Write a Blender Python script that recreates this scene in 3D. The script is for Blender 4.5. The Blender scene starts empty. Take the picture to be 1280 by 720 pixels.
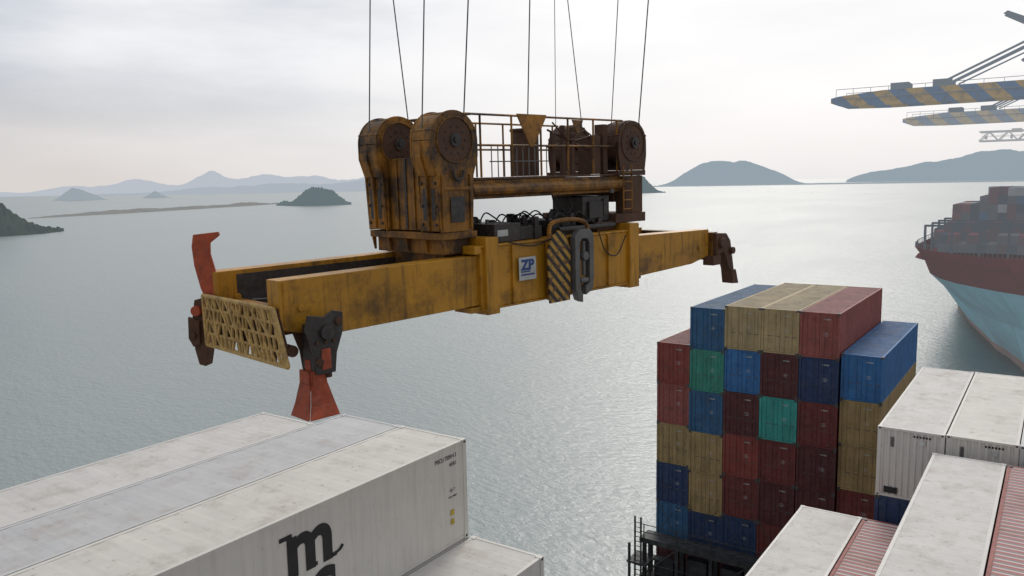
import bpy, bmesh, math, random
from mathutils import Vector, Matrix, noise
random.seed(7)
R = math.radians
scene = bpy.context.scene
scene.view_settings.view_transform = 'Standard'
scene.view_settings.look = 'None'
scene.view_settings.exposure = 0

# ------------------------------------------------------------------ materials
def new_mat(name):
    m = bpy.data.materials.new(name); m.use_nodes = True
    nt = m.node_tree
    return m, nt, nt.nodes['Principled BSDF']

def N(nt, t, **kw):
    n = nt.nodes.new(t)
    for k, v in kw.items():
        setattr(n, k, v)
    return n

def noise_node(nt, vec, scale, detail=4, rough=0.6):
    n = N(nt, 'ShaderNodeTexNoise')
    n.inputs['Scale'].default_value = scale
    n.inputs['Detail'].default_value = detail
    n.inputs['Roughness'].default_value = rough
    nt.links.new(vec, n.inputs['Vector'])
    return n.outputs['Fac']

def ramp(nt, fac, lo, hi, c0=(0, 0, 0, 1), c1=(1, 1, 1, 1)):
    r = N(nt, 'ShaderNodeValToRGB')
    r.color_ramp.elements[0].position = lo
    r.color_ramp.elements[1].position = hi
    r.color_ramp.elements[0].color = c0
    r.color_ramp.elements[1].color = c1
    nt.links.new(fac, r.inputs['Fac'])
    return r.outputs['Color']

def mix(nt, fac, a, b, blend='MIX'):
    m = N(nt, 'ShaderNodeMix', data_type='RGBA', blend_type=blend)
    for sock, val in ((m.inputs[0], fac), (m.inputs[6], a), (m.inputs[7], b)):
        if isinstance(val, (int, float)):
            sock.default_value = val
        elif isinstance(val, tuple):
            sock.default_value = val if len(val) == 4 else (*val, 1)
        else:
            nt.links.new(val, sock)
    return m.outputs[2]

def objvec(nt, scale=(1, 1, 1), rnd=True):
    tc = N(nt, 'ShaderNodeTexCoord')
    mp = N(nt, 'ShaderNodeMapping')
    mp.inputs['Scale'].default_value = scale
    nt.links.new(tc.outputs['Object'], mp.inputs['Vector'])
    if rnd:
        oi = N(nt, 'ShaderNodeObjectInfo')
        mul = N(nt, 'ShaderNodeMath', operation='MULTIPLY')
        mul.inputs[1].default_value = 57.0
        nt.links.new(oi.outputs['Random'], mul.inputs[0])
        nt.links.new(mul.outputs[0], mp.inputs['Location'])
    return mp.outputs['Vector']

def worn(name, col, dirt=(0.05, 0.04, 0.03), fade=0.25, dirt_amt=0.5, rust=0.5, rough=0.6,
         scale=1.0, streak=True, rustcol=(0.13, 0.045, 0.018), dlo=.48, dhi=.75, darkf=.62, both=0.0):
    m, nt, bs = new_mat(name)
    v = objvec(nt)
    n1 = noise_node(nt, v, 0.9 * scale, 5)
    pale = tuple(c * (1 - 0.35) + 0.35 * 0.45 for c in col)
    dark = tuple(c * darkf for c in col)
    c = mix(nt, ramp(nt, n1, 0.35, 0.75), dark, col)
    n1b = noise_node(nt, v, 2.7 * scale, 6)
    f = N(nt, 'ShaderNodeMath', operation='MULTIPLY'); f.inputs[1].default_value = fade
    nt.links.new(ramp(nt, n1b, 0.45, 0.7), f.inputs[0])
    c = mix(nt, f.outputs[0], c, pale)
    if streak:
        vs = objvec(nt, (5, 5, 0.35))
        n2 = noise_node(nt, vs, 1.3 * scale, 5, 0.65)
    else:
        vs = objvec(nt, (1, 1, 1))
        n2 = noise_node(nt, vs, 1.1 * scale, 7, 0.72)
    f2 = N(nt, 'ShaderNodeMath', operation='MULTIPLY'); f2.inputs[1].default_value = dirt_amt
    nt.links.new(ramp(nt, n2, dlo, dhi), f2.inputs[0])
    c = mix(nt, f2.outputs[0], c, dirt)
    if both:   # run-off streaks in addition to blotches
        n4 = noise_node(nt, objvec(nt, (7, 7, .5)), 1.4, 5, .65)
        f4 = N(nt, 'ShaderNodeMath', operation='MULTIPLY'); f4.inputs[1].default_value = both
        nt.links.new(ramp(nt, n4, .52, .72), f4.inputs[0])
        c = mix(nt, f4.outputs[0], c, dirt)
    n3 = noise_node(nt, v, 5.5 * scale, 8, 0.7)
    f3 = N(nt, 'ShaderNodeMath', operation='MULTIPLY'); f3.inputs[1].default_value = rust
    nt.links.new(ramp(nt, n3, 0.60, 0.68), f3.inputs[0])
    c = mix(nt, f3.outputs[0], c, rustcol)
    nt.links.new(c, bs.inputs['Base Color'])
    rr = N(nt, 'ShaderNodeMapRange')
    rr.inputs['To Min'].default_value = rough - 0.12; rr.inputs['To Max'].default_value = min(1, rough + 0.25)
    nt.links.new(n3, rr.inputs['Value']); nt.links.new(rr.outputs[0], bs.inputs['Roughness'])
    bp = N(nt, 'ShaderNodeBump'); bp.inputs['Strength'].default_value = 0.2; bp.inputs['Distance'].default_value = 0.012
    nt.links.new(n1b, bp.inputs['Height']); nt.links.new(bp.outputs[0], bs.inputs['Normal'])
    return m

def flat(name, col, rough=0.7, metal=0.0):
    m, nt, bs = new_mat(name)
    v = objvec(nt)
    n1 = noise_node(nt, v, 3.0, 5)
    c = mix(nt, ramp(nt, n1, 0.35, 0.7), tuple(x * 0.65 for x in col), col)
    nt.links.new(c, bs.inputs['Base Color'])
    bs.inputs['Roughness'].default_value = rough
    bs.inputs['Metallic'].default_value = metal
    return m

# ------------------------------------------------------------------ mesh builder
class MB:
    def __init__(s):
        s.v = []; s.f = []; s.m = []
    def add(s, vs, fs, m, M=None):
        o = len(s.v)
        for p in vs:
            p = Vector(p)
            if M is not None: p = M @ p
            s.v.append(tuple(p))
        for f in fs:
            s.f.append([i + o for i in f]); s.m.append(m)
    def box(s, x0, x1, y0, y1, z0, z1, m=0, M=None):
        vs = [(x0, y0, z0), (x1, y0, z0), (x1, y1, z0), (x0, y1, z0), (x0, y0, z1), (x1, y0, z1), (x1, y1, z1), (x0, y1, z1)]
        s.add(vs, [(0, 3, 2, 1), (4, 5, 6, 7), (0, 1, 5, 4), (1, 2, 6, 5), (2, 3, 7, 6), (3, 0, 4, 7)], m, M)
    def cyl(s, p0, p1, r, m=0, n=12, r2=None, M=None):
        p0 = Vector(p0); p1 = Vector(p1); d = (p1 - p0)
        if d.length < 1e-6: return
        d.normalize()
        a = d.orthogonal().normalized(); b = d.cross(a)
        r2 = r if r2 is None else r2
        vs = []
        for (p, rr) in ((p0, r), (p1, r2)):
            for i in range(n):
                t = 2 * math.pi * i / n
                vs.append(p + a * math.cos(t) * rr + b * math.sin(t) * rr)
        fs = [(i, (i + 1) % n, n + (i + 1) % n, n + i) for i in range(n)]
        fs.append(tuple(reversed(range(n)))); fs.append(tuple(range(n, 2 * n)))
        s.add(vs, fs, m, M)
    def path(s, pts, r, m=0, n=8, sub=6):
        P = [Vector(p) for p in pts]
        out = []
        for i in range(len(P) - 1):
            p0 = P[max(i - 1, 0)]; p1 = P[i]; p2 = P[i + 1]; p3 = P[min(i + 2, len(P) - 1)]
            for k in range(sub):
                t = k / sub
                out.append(0.5 * ((2 * p1) + (p2 - p0) * t + (2 * p0 - 5 * p1 + 4 * p2 - p3) * t * t + (3 * p1 - p0 - 3 * p2 + p3) * t ** 3))
        out.append(P[-1])
        for a, b in zip(out[:-1], out[1:]):
            s.cyl(a, b, r, m, n)
    def prism(s, pts, axis, a0, a1, m=0, M=None):
        n = len(pts)
        def mk(p, a):
            if axis == 'x': return (a, p[0], p[1])
            if axis == 'y': return (p[0], a, p[1])
            return (p[0], p[1], a)
        vs = [mk(p, a0) for p in pts] + [mk(p, a1) for p in pts]
        fs = [(i, (i + 1) % n, n + (i + 1) % n, n + i) for i in range(n)]
        fs.append(tuple(reversed(range(n)))); fs.append(tuple(range(n, 2 * n)))
        s.add(vs, fs, m, M)
    def corr(s, o, u, L, v, H, nrm, period, depth, m=0):
        o = Vector(o); u = Vector(u); v = Vector(v); nrm = Vector(nrm)
        k = max(1, round(L / period)); p = L / k
        prof = []
        for i in range(k):
            prof += [(i * p, 0), (i * p + p * .36, 0), (i * p + p * .5, -depth), (i * p + p * .86, -depth)]
        prof.append((L, 0))
        vs = []
        for (a, d) in prof:
            q = o + u * a + nrm * d
            vs += [q, q + v * H]
        fs = [(2 * i, 2 * i + 2, 2 * i + 3, 2 * i + 1) for i in range(len(prof) - 1)]
        s.add(vs, fs, m)
    def mesh(s, name, mats, recalc=True):
        me = bpy.data.meshes.new(name)
        me.from_pydata(s.v, [], s.f)
        for mt in mats: me.materials.append(mt)
        me.polygons.foreach_set('material_index', s.m)
        if recalc:
            bm = bmesh.new(); bm.from_mesh(me)
            bmesh.ops.recalc_face_normals(bm, faces=bm.faces)
            bm.to_mesh(me); bm.free()
        me.update()
        return me
    def obj(s, name, mats, parent=None, bevel=0.0, smooth=False):
        me = s.mesh(name, mats)
        ob = bpy.data.objects.new(name, me)
        scene.collection.objects.link(ob)
        if parent: ob.parent = parent
        if smooth:
            for p in me.polygons: p.use_smooth = True
        if bevel > 0:
            b = ob.modifiers.new('bevel', 'BEVEL'); b.width = bevel; b.segments = 2
            b.limit_method = 'ANGLE'; b.angle_limit = R(50)
        return ob

def empty(name, loc=(0, 0, 0), rz=0, ry=0):
    e = bpy.data.objects.new(name, None); scene.collection.objects.link(e)
    e.location = loc; e.rotation_euler = (0, ry, rz)
    return e

def text_obj(name, body, size, loc, rot, mat, parent=None, offset=0.0, extrude=0.002, align='CENTER', sx=1.0):
    cu = bpy.data.curves.new(name, 'FONT')
    cu.body = body; cu.size = size; cu.offset = offset; cu.extrude = extrude; cu.align_x = align
    ob = bpy.data.objects.new(name, cu); scene.collection.objects.link(ob)
    ob.location = loc; ob.rotation_euler = rot; ob.scale = (sx, 1, 1)
    cu.materials.append(mat)
    if parent: ob.parent = parent
    return ob

# ------------------------------------------------------------------ camera
cam_d = bpy.data.cameras.new('camera'); cam = bpy.data.objects.new('camera', cam_d)
scene.collection.objects.link(cam)
cam_d.sensor_width = 36; cam_d.lens = 28.2; cam_d.clip_start = 0.2; cam_d.clip_end = 200000
cam.matrix_world = Matrix.Translation((0, 0, 50)) @ Matrix.Rotation(R(34.5), 4, 'Z') @ Matrix.Rotation(R(90 - 7.4), 4, 'X') @ Matrix.Rotation(R(-1.0), 4, 'Z')
scene.camera = cam

# ------------------------------------------------------------------ sky & sun
SB, SE = R(-18), R(35)
S = Vector((math.sin(SB) * math.cos(SE), math.cos(SB) * math.cos(SE), math.sin(SE)))
w = bpy.data.worlds.new("World"); scene.world = w; w.use_nodes = True
nt = w.node_tree; nt.nodes.clear()
out = N(nt, 'ShaderNodeOutputWorld')
sky = N(nt, 'ShaderNodeTexSky', sky_type='NISHITA'); sky.sun_disc = False
sky.sun_elevation = SE; sky.sun_rotation = SB; sky.dust_density = 3.0
bg1 = N(nt, 'ShaderNodeBackground'); bg1.inputs['Strength'].default_value = 0.08
nt.links.new(sky.outputs[0], bg1.inputs['Color'])
tc = N(nt, 'ShaderNodeTexCoord')
dot = N(nt, 'ShaderNodeVectorMath', operation='DOT_PRODUCT')
nt.links.new(tc.outputs['Generated'], dot.inputs[0]); dot.inputs[1].default_value = S
mr = N(nt, 'ShaderNodeMapRange'); mr.inputs['From Min'].default_value = -1; mr.inputs['From Max'].default_value = 1
nt.links.new(dot.outputs['Value'], mr.inputs['Value'])
mp = N(nt, 'ShaderNodeMapping'); mp.inputs['Scale'].default_value = (1.0, 1.0, 4.5); mp.inputs['Rotation'].default_value = (0.12, -0.14, 0)
nt.links.new(tc.outputs['Generated'], mp.inputs['Vector'])
cn = noise_node(nt, mp.outputs[0], 2.1, 8, 0.52)
sub = N(nt, 'ShaderNodeMath', operation='MULTIPLY_ADD'); sub.inputs[1].default_value = 0.30; sub.inputs[2].default_value = -0.145
nt.links.new(cn, sub.inputs[0])
ad = N(nt, 'ShaderNodeMath', operation='ADD'); nt.links.new(mr.outputs[0], ad.inputs[0]); nt.links.new(sub.outputs[0], ad.inputs[1])
cr = N(nt, 'ShaderNodeValToRGB'); e = cr.color_ramp.elements
e[0].position = 0.0; e[0].color = (.44, .45, .47, 1)
e[1].position = 1.0; e[1].color = (1.06, 1.05, 1.05, 1)
x = e.new(0.55); x.color = (.43, .47, .52, 1)
x = e.new(0.80); x.color = (.52, .565, .64, 1)
x = e.new(0.86); x.color = (.74, .765, .81, 1)
x = e.new(0.90); x.color = (.91, .915, .94, 1)
nt.links.new(ad.outputs[0], cr.inputs['Fac'])
sep = N(nt, 'ShaderNodeSeparateXYZ'); nt.links.new(tc.outputs['Generated'], sep.inputs[0])
hz = N(nt, 'ShaderNodeMapRange'); hz.interpolation_type = 'SMOOTHSTEP'
hz.inputs['From Min'].default_value = 0.0; hz.inputs['From Max'].default_value = 0.17
hz.inputs['To Min'].default_value = 0.8; hz.inputs['To Max'].default_value = 0.0
nt.links.new(sep.outputs['Z'], hz.inputs['Value'])
hl = N(nt, 'ShaderNodeMapRange'); hl.inputs['From Min'].default_value = .93; hl.inputs['From Max'].default_value = .80
hl.inputs['To Min'].default_value = 0.0; hl.inputs['To Max'].default_value = 1.0
nt.links.new(mr.outputs[0], hl.inputs['Value'])
hcol = mix(nt, hl.outputs[0], (.90, .89, .90), (.80, .735, .69))
ccol = mix(nt, hz.outputs[0], cr.outputs['Color'], hcol)
bg2 = N(nt, 'ShaderNodeBackground'); nt.links.new(ccol, bg2.inputs['Color']); bg2.inputs['Strength'].default_value = 1.0
ms = N(nt, 'ShaderNodeMixShader'); ms.inputs[0].default_value = 0.94
nt.links.new(bg1.outputs[0], ms.inputs[1]); nt.links.new(bg2.outputs[0], ms.inputs[2])
nt.links.new(ms.outputs[0], out.inputs['Surface'])

sl = bpy.data.lights.new('sun', 'SUN'); sl.energy = 1.4; sl.angle = R(22); sl.color = (1, .95, .88)
so = bpy.data.objects.new('sun', sl); scene.collection.objects.link(so)
so.rotation_euler = (-S).to_track_quat('-Z', 'Y').to_euler()

# ------------------------------------------------------------------ water
m, nt, bs = new_mat('sea_water')
tc = N(nt, 'ShaderNodeTexCoord')
def wv(sx, sy, rot=0.0):
    mp = N(nt, 'ShaderNodeMapping'); mp.inputs['Scale'].default_value = (sx, sy, 1); mp.inputs['Rotation'].default_value = (0, 0, rot)
    nt.links.new(tc.outputs['Object'], mp.inputs['Vector']); return mp.outputs[0]
a = noise_node(nt, wv(.42, .75, .5), 1.0, 5, .62)
b = noise_node(nt, wv(.08, .14, .2), 1.0, 3, .5)
big = noise_node(nt, wv(.006, .0018, -.5), 1.0, 5, .62)
am = N(nt, 'ShaderNodeMath', operation='MULTIPLY_ADD'); am.inputs[1].default_value = .9
nt.links.new(b, am.inputs[0]); nt.links.new(a, am.inputs[2])
bp = N(nt, 'ShaderNodeBump'); bp.inputs['Distance'].default_value = 0.6
bsr = N(nt, 'ShaderNodeMapRange'); bsr.inputs['From Min'].default_value = .3; bsr.inputs['From Max'].default_value = .7
bsr.inputs['To Min'].default_value = .38; bsr.inputs['To Max'].default_value = .70
nt.links.new(big, bsr.inputs['Value']); nt.links.new(bsr.outputs[0], bp.inputs['Strength'])
nt.links.new(am.outputs[0], bp.inputs['Height']); nt.links.new(bp.outputs[0], bs.inputs['Normal'])
nt.links.new(mix(nt, ramp(nt, big, .3, .7), (.205, .25, .25), (.28, .315, .305)), bs.inputs['Base Color'])
rr = N(nt, 'ShaderNodeMapRange'); rr.inputs['To Min'].default_value = .22; rr.inputs['To Max'].default_value = .38
nt.links.new(big, rr.inputs['Value']); nt.links.new(rr.outputs[0], bs.inputs['Roughness'])
bs.inputs['IOR'].default_value = 1.48
mb = MB(); s_ = 90000
mb.add([(-s_, -s_, 0), (s_, -s_, 0), (s_, s_, 0), (-s_, s_, 0)], [(0, 1, 2, 3)], 0)
mb.obj('sea_water', [m])

# ------------------------------------------------------------------ hills & islands
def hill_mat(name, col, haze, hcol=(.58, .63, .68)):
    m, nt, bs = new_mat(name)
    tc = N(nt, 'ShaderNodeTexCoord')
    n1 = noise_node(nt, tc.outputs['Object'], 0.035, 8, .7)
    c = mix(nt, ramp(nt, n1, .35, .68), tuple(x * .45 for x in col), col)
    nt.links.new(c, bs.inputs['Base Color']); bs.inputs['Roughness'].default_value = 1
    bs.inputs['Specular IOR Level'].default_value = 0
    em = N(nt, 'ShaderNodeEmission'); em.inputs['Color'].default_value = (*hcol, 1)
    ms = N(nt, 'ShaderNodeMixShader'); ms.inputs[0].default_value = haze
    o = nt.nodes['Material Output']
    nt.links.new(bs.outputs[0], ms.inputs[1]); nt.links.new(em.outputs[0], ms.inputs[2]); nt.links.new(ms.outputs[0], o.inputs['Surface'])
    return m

def hill(name, bearing, rng, rx, ry, peaks, mat, seed=0, nx=160, ny=36, rough=.25, tree=0.0, yaw=None):
    mb = MB(); vs = []; fs = []
    for j in range(ny + 1):
        for i in range(nx + 1):
            u = -1 + 2 * i / nx; v = -1 + 2 * j / ny
            h = sum(ph * math.exp(-((u - pu) / pw) ** 2) for pu, ph, pw in peaks)
            env = max(0.0, 1 - u * u) ** .5
            cross = max(0.0, 1 - (v / max(env, .05)) ** 2) if env > .02 else 0
            x_ = u * rx; y_ = v * ry
            n_ = noise.fractal(Vector((x_ / (ry * .9) + seed, y_ / (ry * .9), seed * 1.7)), 1.0, 2.0, 6)
            z = h * env ** .6 * cross ** .8 * (1 + rough * n_)
            if tree and cross > 0:
                z += tree * abs(noise.noise(Vector((x_ / 7, y_ / 7, seed)))) * 2 * min(1, cross * 4)
            vs.append((x_, y_, z - 1.0 - (3 if cross == 0 else 0)))
    for j in range(ny):
        for i in range(nx):
            k = j * (nx + 1) + i
            fs.append((k, k + 1, k + nx + 2, k + nx + 1))
    mb.add(vs, fs, 0)
    ob = mb.obj(name, [mat], smooth=not tree)
    b = R(bearing)
    ob.location = (math.sin(b) * rng, math.cos(b) * rng, 0)
    ob.rotation_euler = (0, 0, -b if yaw is None else yaw)
    return ob

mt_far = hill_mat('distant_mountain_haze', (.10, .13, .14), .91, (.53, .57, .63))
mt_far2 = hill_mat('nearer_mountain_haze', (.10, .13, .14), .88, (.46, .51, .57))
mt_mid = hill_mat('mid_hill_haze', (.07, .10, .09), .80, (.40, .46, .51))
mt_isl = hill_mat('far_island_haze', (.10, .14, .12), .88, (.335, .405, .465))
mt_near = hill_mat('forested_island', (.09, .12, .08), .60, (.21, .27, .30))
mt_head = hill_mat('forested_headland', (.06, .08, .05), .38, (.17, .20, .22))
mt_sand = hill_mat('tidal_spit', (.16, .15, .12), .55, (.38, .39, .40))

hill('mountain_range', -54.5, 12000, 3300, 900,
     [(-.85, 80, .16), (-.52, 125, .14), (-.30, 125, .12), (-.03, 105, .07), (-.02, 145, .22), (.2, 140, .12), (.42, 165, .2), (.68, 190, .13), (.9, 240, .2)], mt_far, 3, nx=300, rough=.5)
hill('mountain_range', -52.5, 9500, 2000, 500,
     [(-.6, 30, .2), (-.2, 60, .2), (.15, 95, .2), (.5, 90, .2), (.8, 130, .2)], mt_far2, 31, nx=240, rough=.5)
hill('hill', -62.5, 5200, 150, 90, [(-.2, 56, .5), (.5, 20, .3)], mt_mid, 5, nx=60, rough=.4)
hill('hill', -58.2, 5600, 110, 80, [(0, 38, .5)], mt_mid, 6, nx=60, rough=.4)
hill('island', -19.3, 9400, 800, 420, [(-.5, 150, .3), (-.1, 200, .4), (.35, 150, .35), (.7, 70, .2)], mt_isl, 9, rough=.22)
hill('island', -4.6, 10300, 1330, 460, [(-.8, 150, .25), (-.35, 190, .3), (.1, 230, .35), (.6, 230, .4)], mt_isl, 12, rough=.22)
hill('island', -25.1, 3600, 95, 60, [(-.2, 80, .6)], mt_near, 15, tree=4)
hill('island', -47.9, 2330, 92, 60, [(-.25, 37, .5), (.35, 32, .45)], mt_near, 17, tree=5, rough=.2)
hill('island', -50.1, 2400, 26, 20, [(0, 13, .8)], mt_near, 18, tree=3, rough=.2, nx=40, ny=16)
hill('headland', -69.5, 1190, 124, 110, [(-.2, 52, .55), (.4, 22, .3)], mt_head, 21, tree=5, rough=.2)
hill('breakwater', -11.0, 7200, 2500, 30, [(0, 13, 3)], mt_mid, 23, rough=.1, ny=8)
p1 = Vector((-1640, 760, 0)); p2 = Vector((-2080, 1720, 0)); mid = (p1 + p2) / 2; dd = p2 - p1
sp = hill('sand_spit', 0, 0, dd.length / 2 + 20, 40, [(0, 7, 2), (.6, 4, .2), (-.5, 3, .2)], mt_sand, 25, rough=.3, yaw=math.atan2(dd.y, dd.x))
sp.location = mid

# ------------------------------------------------------------------ containers
steel = flat('galvanised_steel', (.16, .15, .145), .6, .3)
darks = flat('dark_recess', (.02, .02, .022), .7)
white_mark = flat('white_marking', (.6, .6, .58), .7)

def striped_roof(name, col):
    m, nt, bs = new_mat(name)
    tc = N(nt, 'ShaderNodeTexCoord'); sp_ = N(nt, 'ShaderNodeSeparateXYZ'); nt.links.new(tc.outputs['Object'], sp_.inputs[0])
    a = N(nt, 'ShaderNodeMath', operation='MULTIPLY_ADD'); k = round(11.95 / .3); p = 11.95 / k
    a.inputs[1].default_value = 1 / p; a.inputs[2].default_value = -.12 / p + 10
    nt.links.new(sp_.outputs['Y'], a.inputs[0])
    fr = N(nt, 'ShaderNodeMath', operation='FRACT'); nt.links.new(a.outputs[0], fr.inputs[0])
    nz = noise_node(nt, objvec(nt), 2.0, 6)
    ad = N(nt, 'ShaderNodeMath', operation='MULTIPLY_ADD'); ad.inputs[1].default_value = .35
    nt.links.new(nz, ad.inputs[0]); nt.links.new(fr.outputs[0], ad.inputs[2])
    c = mix(nt, ramp(nt, ad.outputs[0], .56, .66), (.40, .12, .11), (.58, .50, .47))  # pale stripes put the light caught by the roof ribs into the colour
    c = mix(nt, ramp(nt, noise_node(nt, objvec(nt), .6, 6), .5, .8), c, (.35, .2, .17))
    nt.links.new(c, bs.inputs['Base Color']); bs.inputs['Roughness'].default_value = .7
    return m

colors = {
    'red': (.31, .062, .045), 'pinkred': (.38, .105, .085), 'maroon': (.12, .026, .026), 'darkred': (.20, .038, .033),
    'blue': (.04, .19, .46), 'navy': (.022, .055, .15), 'steelblue': (.035, .14, .29), 'green': (.05, .33, .24),
    'teal': (.05, .42, .36), 'tan': (.44, .31, .13), 'sand': (.53, .40, .20), 'white': (.66, .63, .59), 'grey': (.56, .555, .55),
    'cream': (.70, .665, .605), 'orange': (.42, .16, .04)}
pm = {}; rm = {}
for k_, c_ in colors.items():
    lt = k_ in ('white', 'grey', 'cream')
    pm[k_] = worn('container_paint_' + k_, c_, dirt=((.46, .42, .36) if lt else (.05, .04, .035)), fade=.15 if not lt else .1,
                  dirt_amt=.40 if lt else .45, rust=.2 if lt else .35, darkf=.9 if lt else .68, rough=.45 if lt else .6)
    rc = tuple(x * .8 + .05 for x in c_) if not lt else tuple(x * .98 for x in c_)
    rm[k_] = worn('container_roof_' + k_, rc, dirt=((.34, .28, .23) if lt else (.16, .13, .11)), fade=.45 if not lt else .1, dirt_amt=.8, rust=.55 if lt else .4, streak=False,
                  rustcol=(.26, .17, .11) if lt else (.13, .045, .018), dlo=.50, dhi=.78, darkf=.86 if lt else .62, scale=.8)
redstripe = striped_roof('ribbed_roof_painted_light', None)

def container_mesh(name, L, kind):
    W, H = 2.40, 2.88
    b = MB()
    dry = kind in ('dry', 'van')
    for x0 in (0, W - .14):
        for y0 in (0, L - .14):
            b.box(x0, x0 + .14, y0, y0 + .14, .12, H - .12, 0)
    for z0 in (0, H - .10):
        for x0 in (0.01, W - .11):
            b.box(x0, x0 + .10, .18, L - .18, z0 + .005, z0 + .095, 0)
        for y0 in (0.01, L - .11):
            b.box(.18, W - .18, y0, y0 + .10, z0 + .004, z0 + .096, 0)
    for x0 in (-.006, W - .172):
        for y0 in (-.006, L - .172):
            for z0 in (0, H - .118):
                b.box(x0, x0 + .178, y0, y0 + .178, z0, z0 + .122, 1 if kind == 'dry' else 0)
                b.box(x0 + .05, x0 + .13, y0 - .004, y0 + .182, z0 + .03, z0 + .09, 2)
                b.box(x0 - .004, x0 + .182, y0 + .05, y0 + .13, z0 + .03, z0 + .09, 2)
    d = .036 if dry else .010
    per = .28 if dry else .50
    b.corr((W - .02, .13, .09), (0, 1, 0), L - .26, (0, 0, 1), H - .18, (1, 0, 0), per, d, 0)
    b.corr((.02, .13, .09), (0, 1, 0), L - .26, (0, 0, 1), H - .18, (-1, 0, 0), per, d, 0)
    rp = .30 if kind == 'dry' else .75
    b.corr((.06, .12, H - .012), (0, 1, 0), L - .24, (1, 0, 0), W - .12, (0, 0, 1), rp, .03 if kind == 'dry' else .006, 3)
    b.corr((.12, L - .03, .09), (1, 0, 0), W - .24, (0, 0, 1), H - .18, (0, 1, 0), .26 if dry else .5, .03 if dry else .01, 0)
    b.add([(.05, .1, .05), (W - .05, .1, .05), (W - .05, L - .1, .05), (.05, L - .1, .05)], [(0, 1, 2, 3)], 2)
    if kind == 'dry':
        for (x0, x1) in ((.15, W / 2 - .01), (W / 2 + .01, W - .15)):
            b.box(x0, x1, .05, .09, .11, H - .11, 0)
            for i in range(5):
                zc = .35 + i * .545
                b.box(x0 + .1, x1 - .1, .035, .052, zc, zc + .30, 0)
            for fx in (.27, .73):
                xc = x0 + (x1 - x0) * fx
                b.cyl((xc, .02, .06), (xc, .02, H - .06), .018, 0, 8)
                for zc in (.25, .95, 1.8, 2.6):
                    b.box(xc - .05, xc + .05, .005, .05, zc, zc + .06, 0)
                b.box(xc - .02, xc + .30, .0, .02, 1.12, 1.15, 1)
            for zc in (.3, .9, 1.6, 2.4):
                b.box(x0 - .02 if x0 < 1 else x1 - .08, x0 + .08 if x0 < 1 else x1 + .02, .03, .06, zc, zc + .09, 0)
        for i in range(5):
            b.box(W * .60 + i * .085, W * .60 + i * .085 + .05, .028, .033, 2.43, 2.51, 4)
        for i in range(3):
            b.box(W * .60, W * .60 + .25 + .06 * (i % 2), .028, .033, 1.42 + i * .09, 1.44 + i * .09, 4)
    elif kind == 'van':   # corrugated blind end
        b.corr((.14, .035, .10), (1, 0, 0), W - .28, (0, 0, 1), H - .2, (0, -1, 0), .24, .045, 0)
        b.box(.3, .8, .022, .034, .16, .42, 2)
        b.box(1.5, 1.75, .022, .030, 2.3, 2.5, 4); b.box(.5, .62, .022, .030, 2.1, 2.5, 1)
        for i in range(6): b.box(1.3 + .11 * i, 1.37 + .11 * i, .022, .03, 2.6, 2.68, 2)
    else:
        b.box(.15, W - .15, .10, .13, .11, H - .11, 0)
        b.box(.22, W - .22, .03, .11, 2.05, 2.66, 0)
        b.box(.22, .95, .05, .11, .30, 1.15, 2)
        b.box(1.02, W - .25, .03, .11, .25, 1.2, 1)
        b.cyl((1.6, .02, .72), (1.6, .06, .72), .34, 2, 20)
        for i in range(7):
            b.box(1.25, 1.95, .012, .022, .42 + i * .1, .44 + i * .1, 0)
        b.box(.22, W - .22, .04, .11, 1.25, 1.95, 0)
        b.box(1.1, 1.25, .02, .045, 1.4, 1.85, 2)
        b.box(1.45, 2.0, .02, .045, 1.5, 1.8, 1)
    return b.mesh(name, [pm['red'], steel, darks, rm['red'], white_mark], recalc=True)

meshes = {'dry40': container_mesh('dry_container_40', 12.19, 'dry'),
          'dry45': container_mesh('dry_container_45', 13.7, 'dry'),
          'van40': container_mesh('blind_end_container_40', 12.19, 'van'),
          'reefer': container_mesh('reefer_container', 12.19, 'reefer')}
ship = empty('container_ship')
def place(X0, Y0, ztop, col, kind='dry40', name='shipping_container', roof=None):
    me = meshes[kind]
    ob = bpy.data.objects.new(name, me); scene.collection.objects.link(ob)
    ob.location = (X0 + .02 + random.uniform(-.015, .015), Y0 + random.uniform(-.04, .04), ztop - 2.88)
    for i, mt in ((0, pm[col]), (3, roof or rm[col])):
        ob.material_slots[i].link = 'OBJECT'; ob.material_slots[i].material = mt
    return ob
def column(X0, Y0, ztop, cols, kind='dry40', total=8, kinds=None, roof=None):
    r = None
    pool = ['red', 'maroon', 'navy', 'tan', 'darkred', 'steelblue', 'blue', 'maroon']
    for i in range(total):
        z = ztop - 2.9 * i
        if z < 20.8: break
        c = cols[i] if i < len(cols) else random.choice(pool)
        k = kinds[i] if kinds and i < len(kinds) else (kind if kind != 'reefer' or i < 2 else 'dry40')
        o = place(X0, Y0, z, c, k, 'refrigerated_container' if k == 'reefer' else 'shipping_container', roof if i == 0 else None)
        r = r or o
    return r

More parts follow.
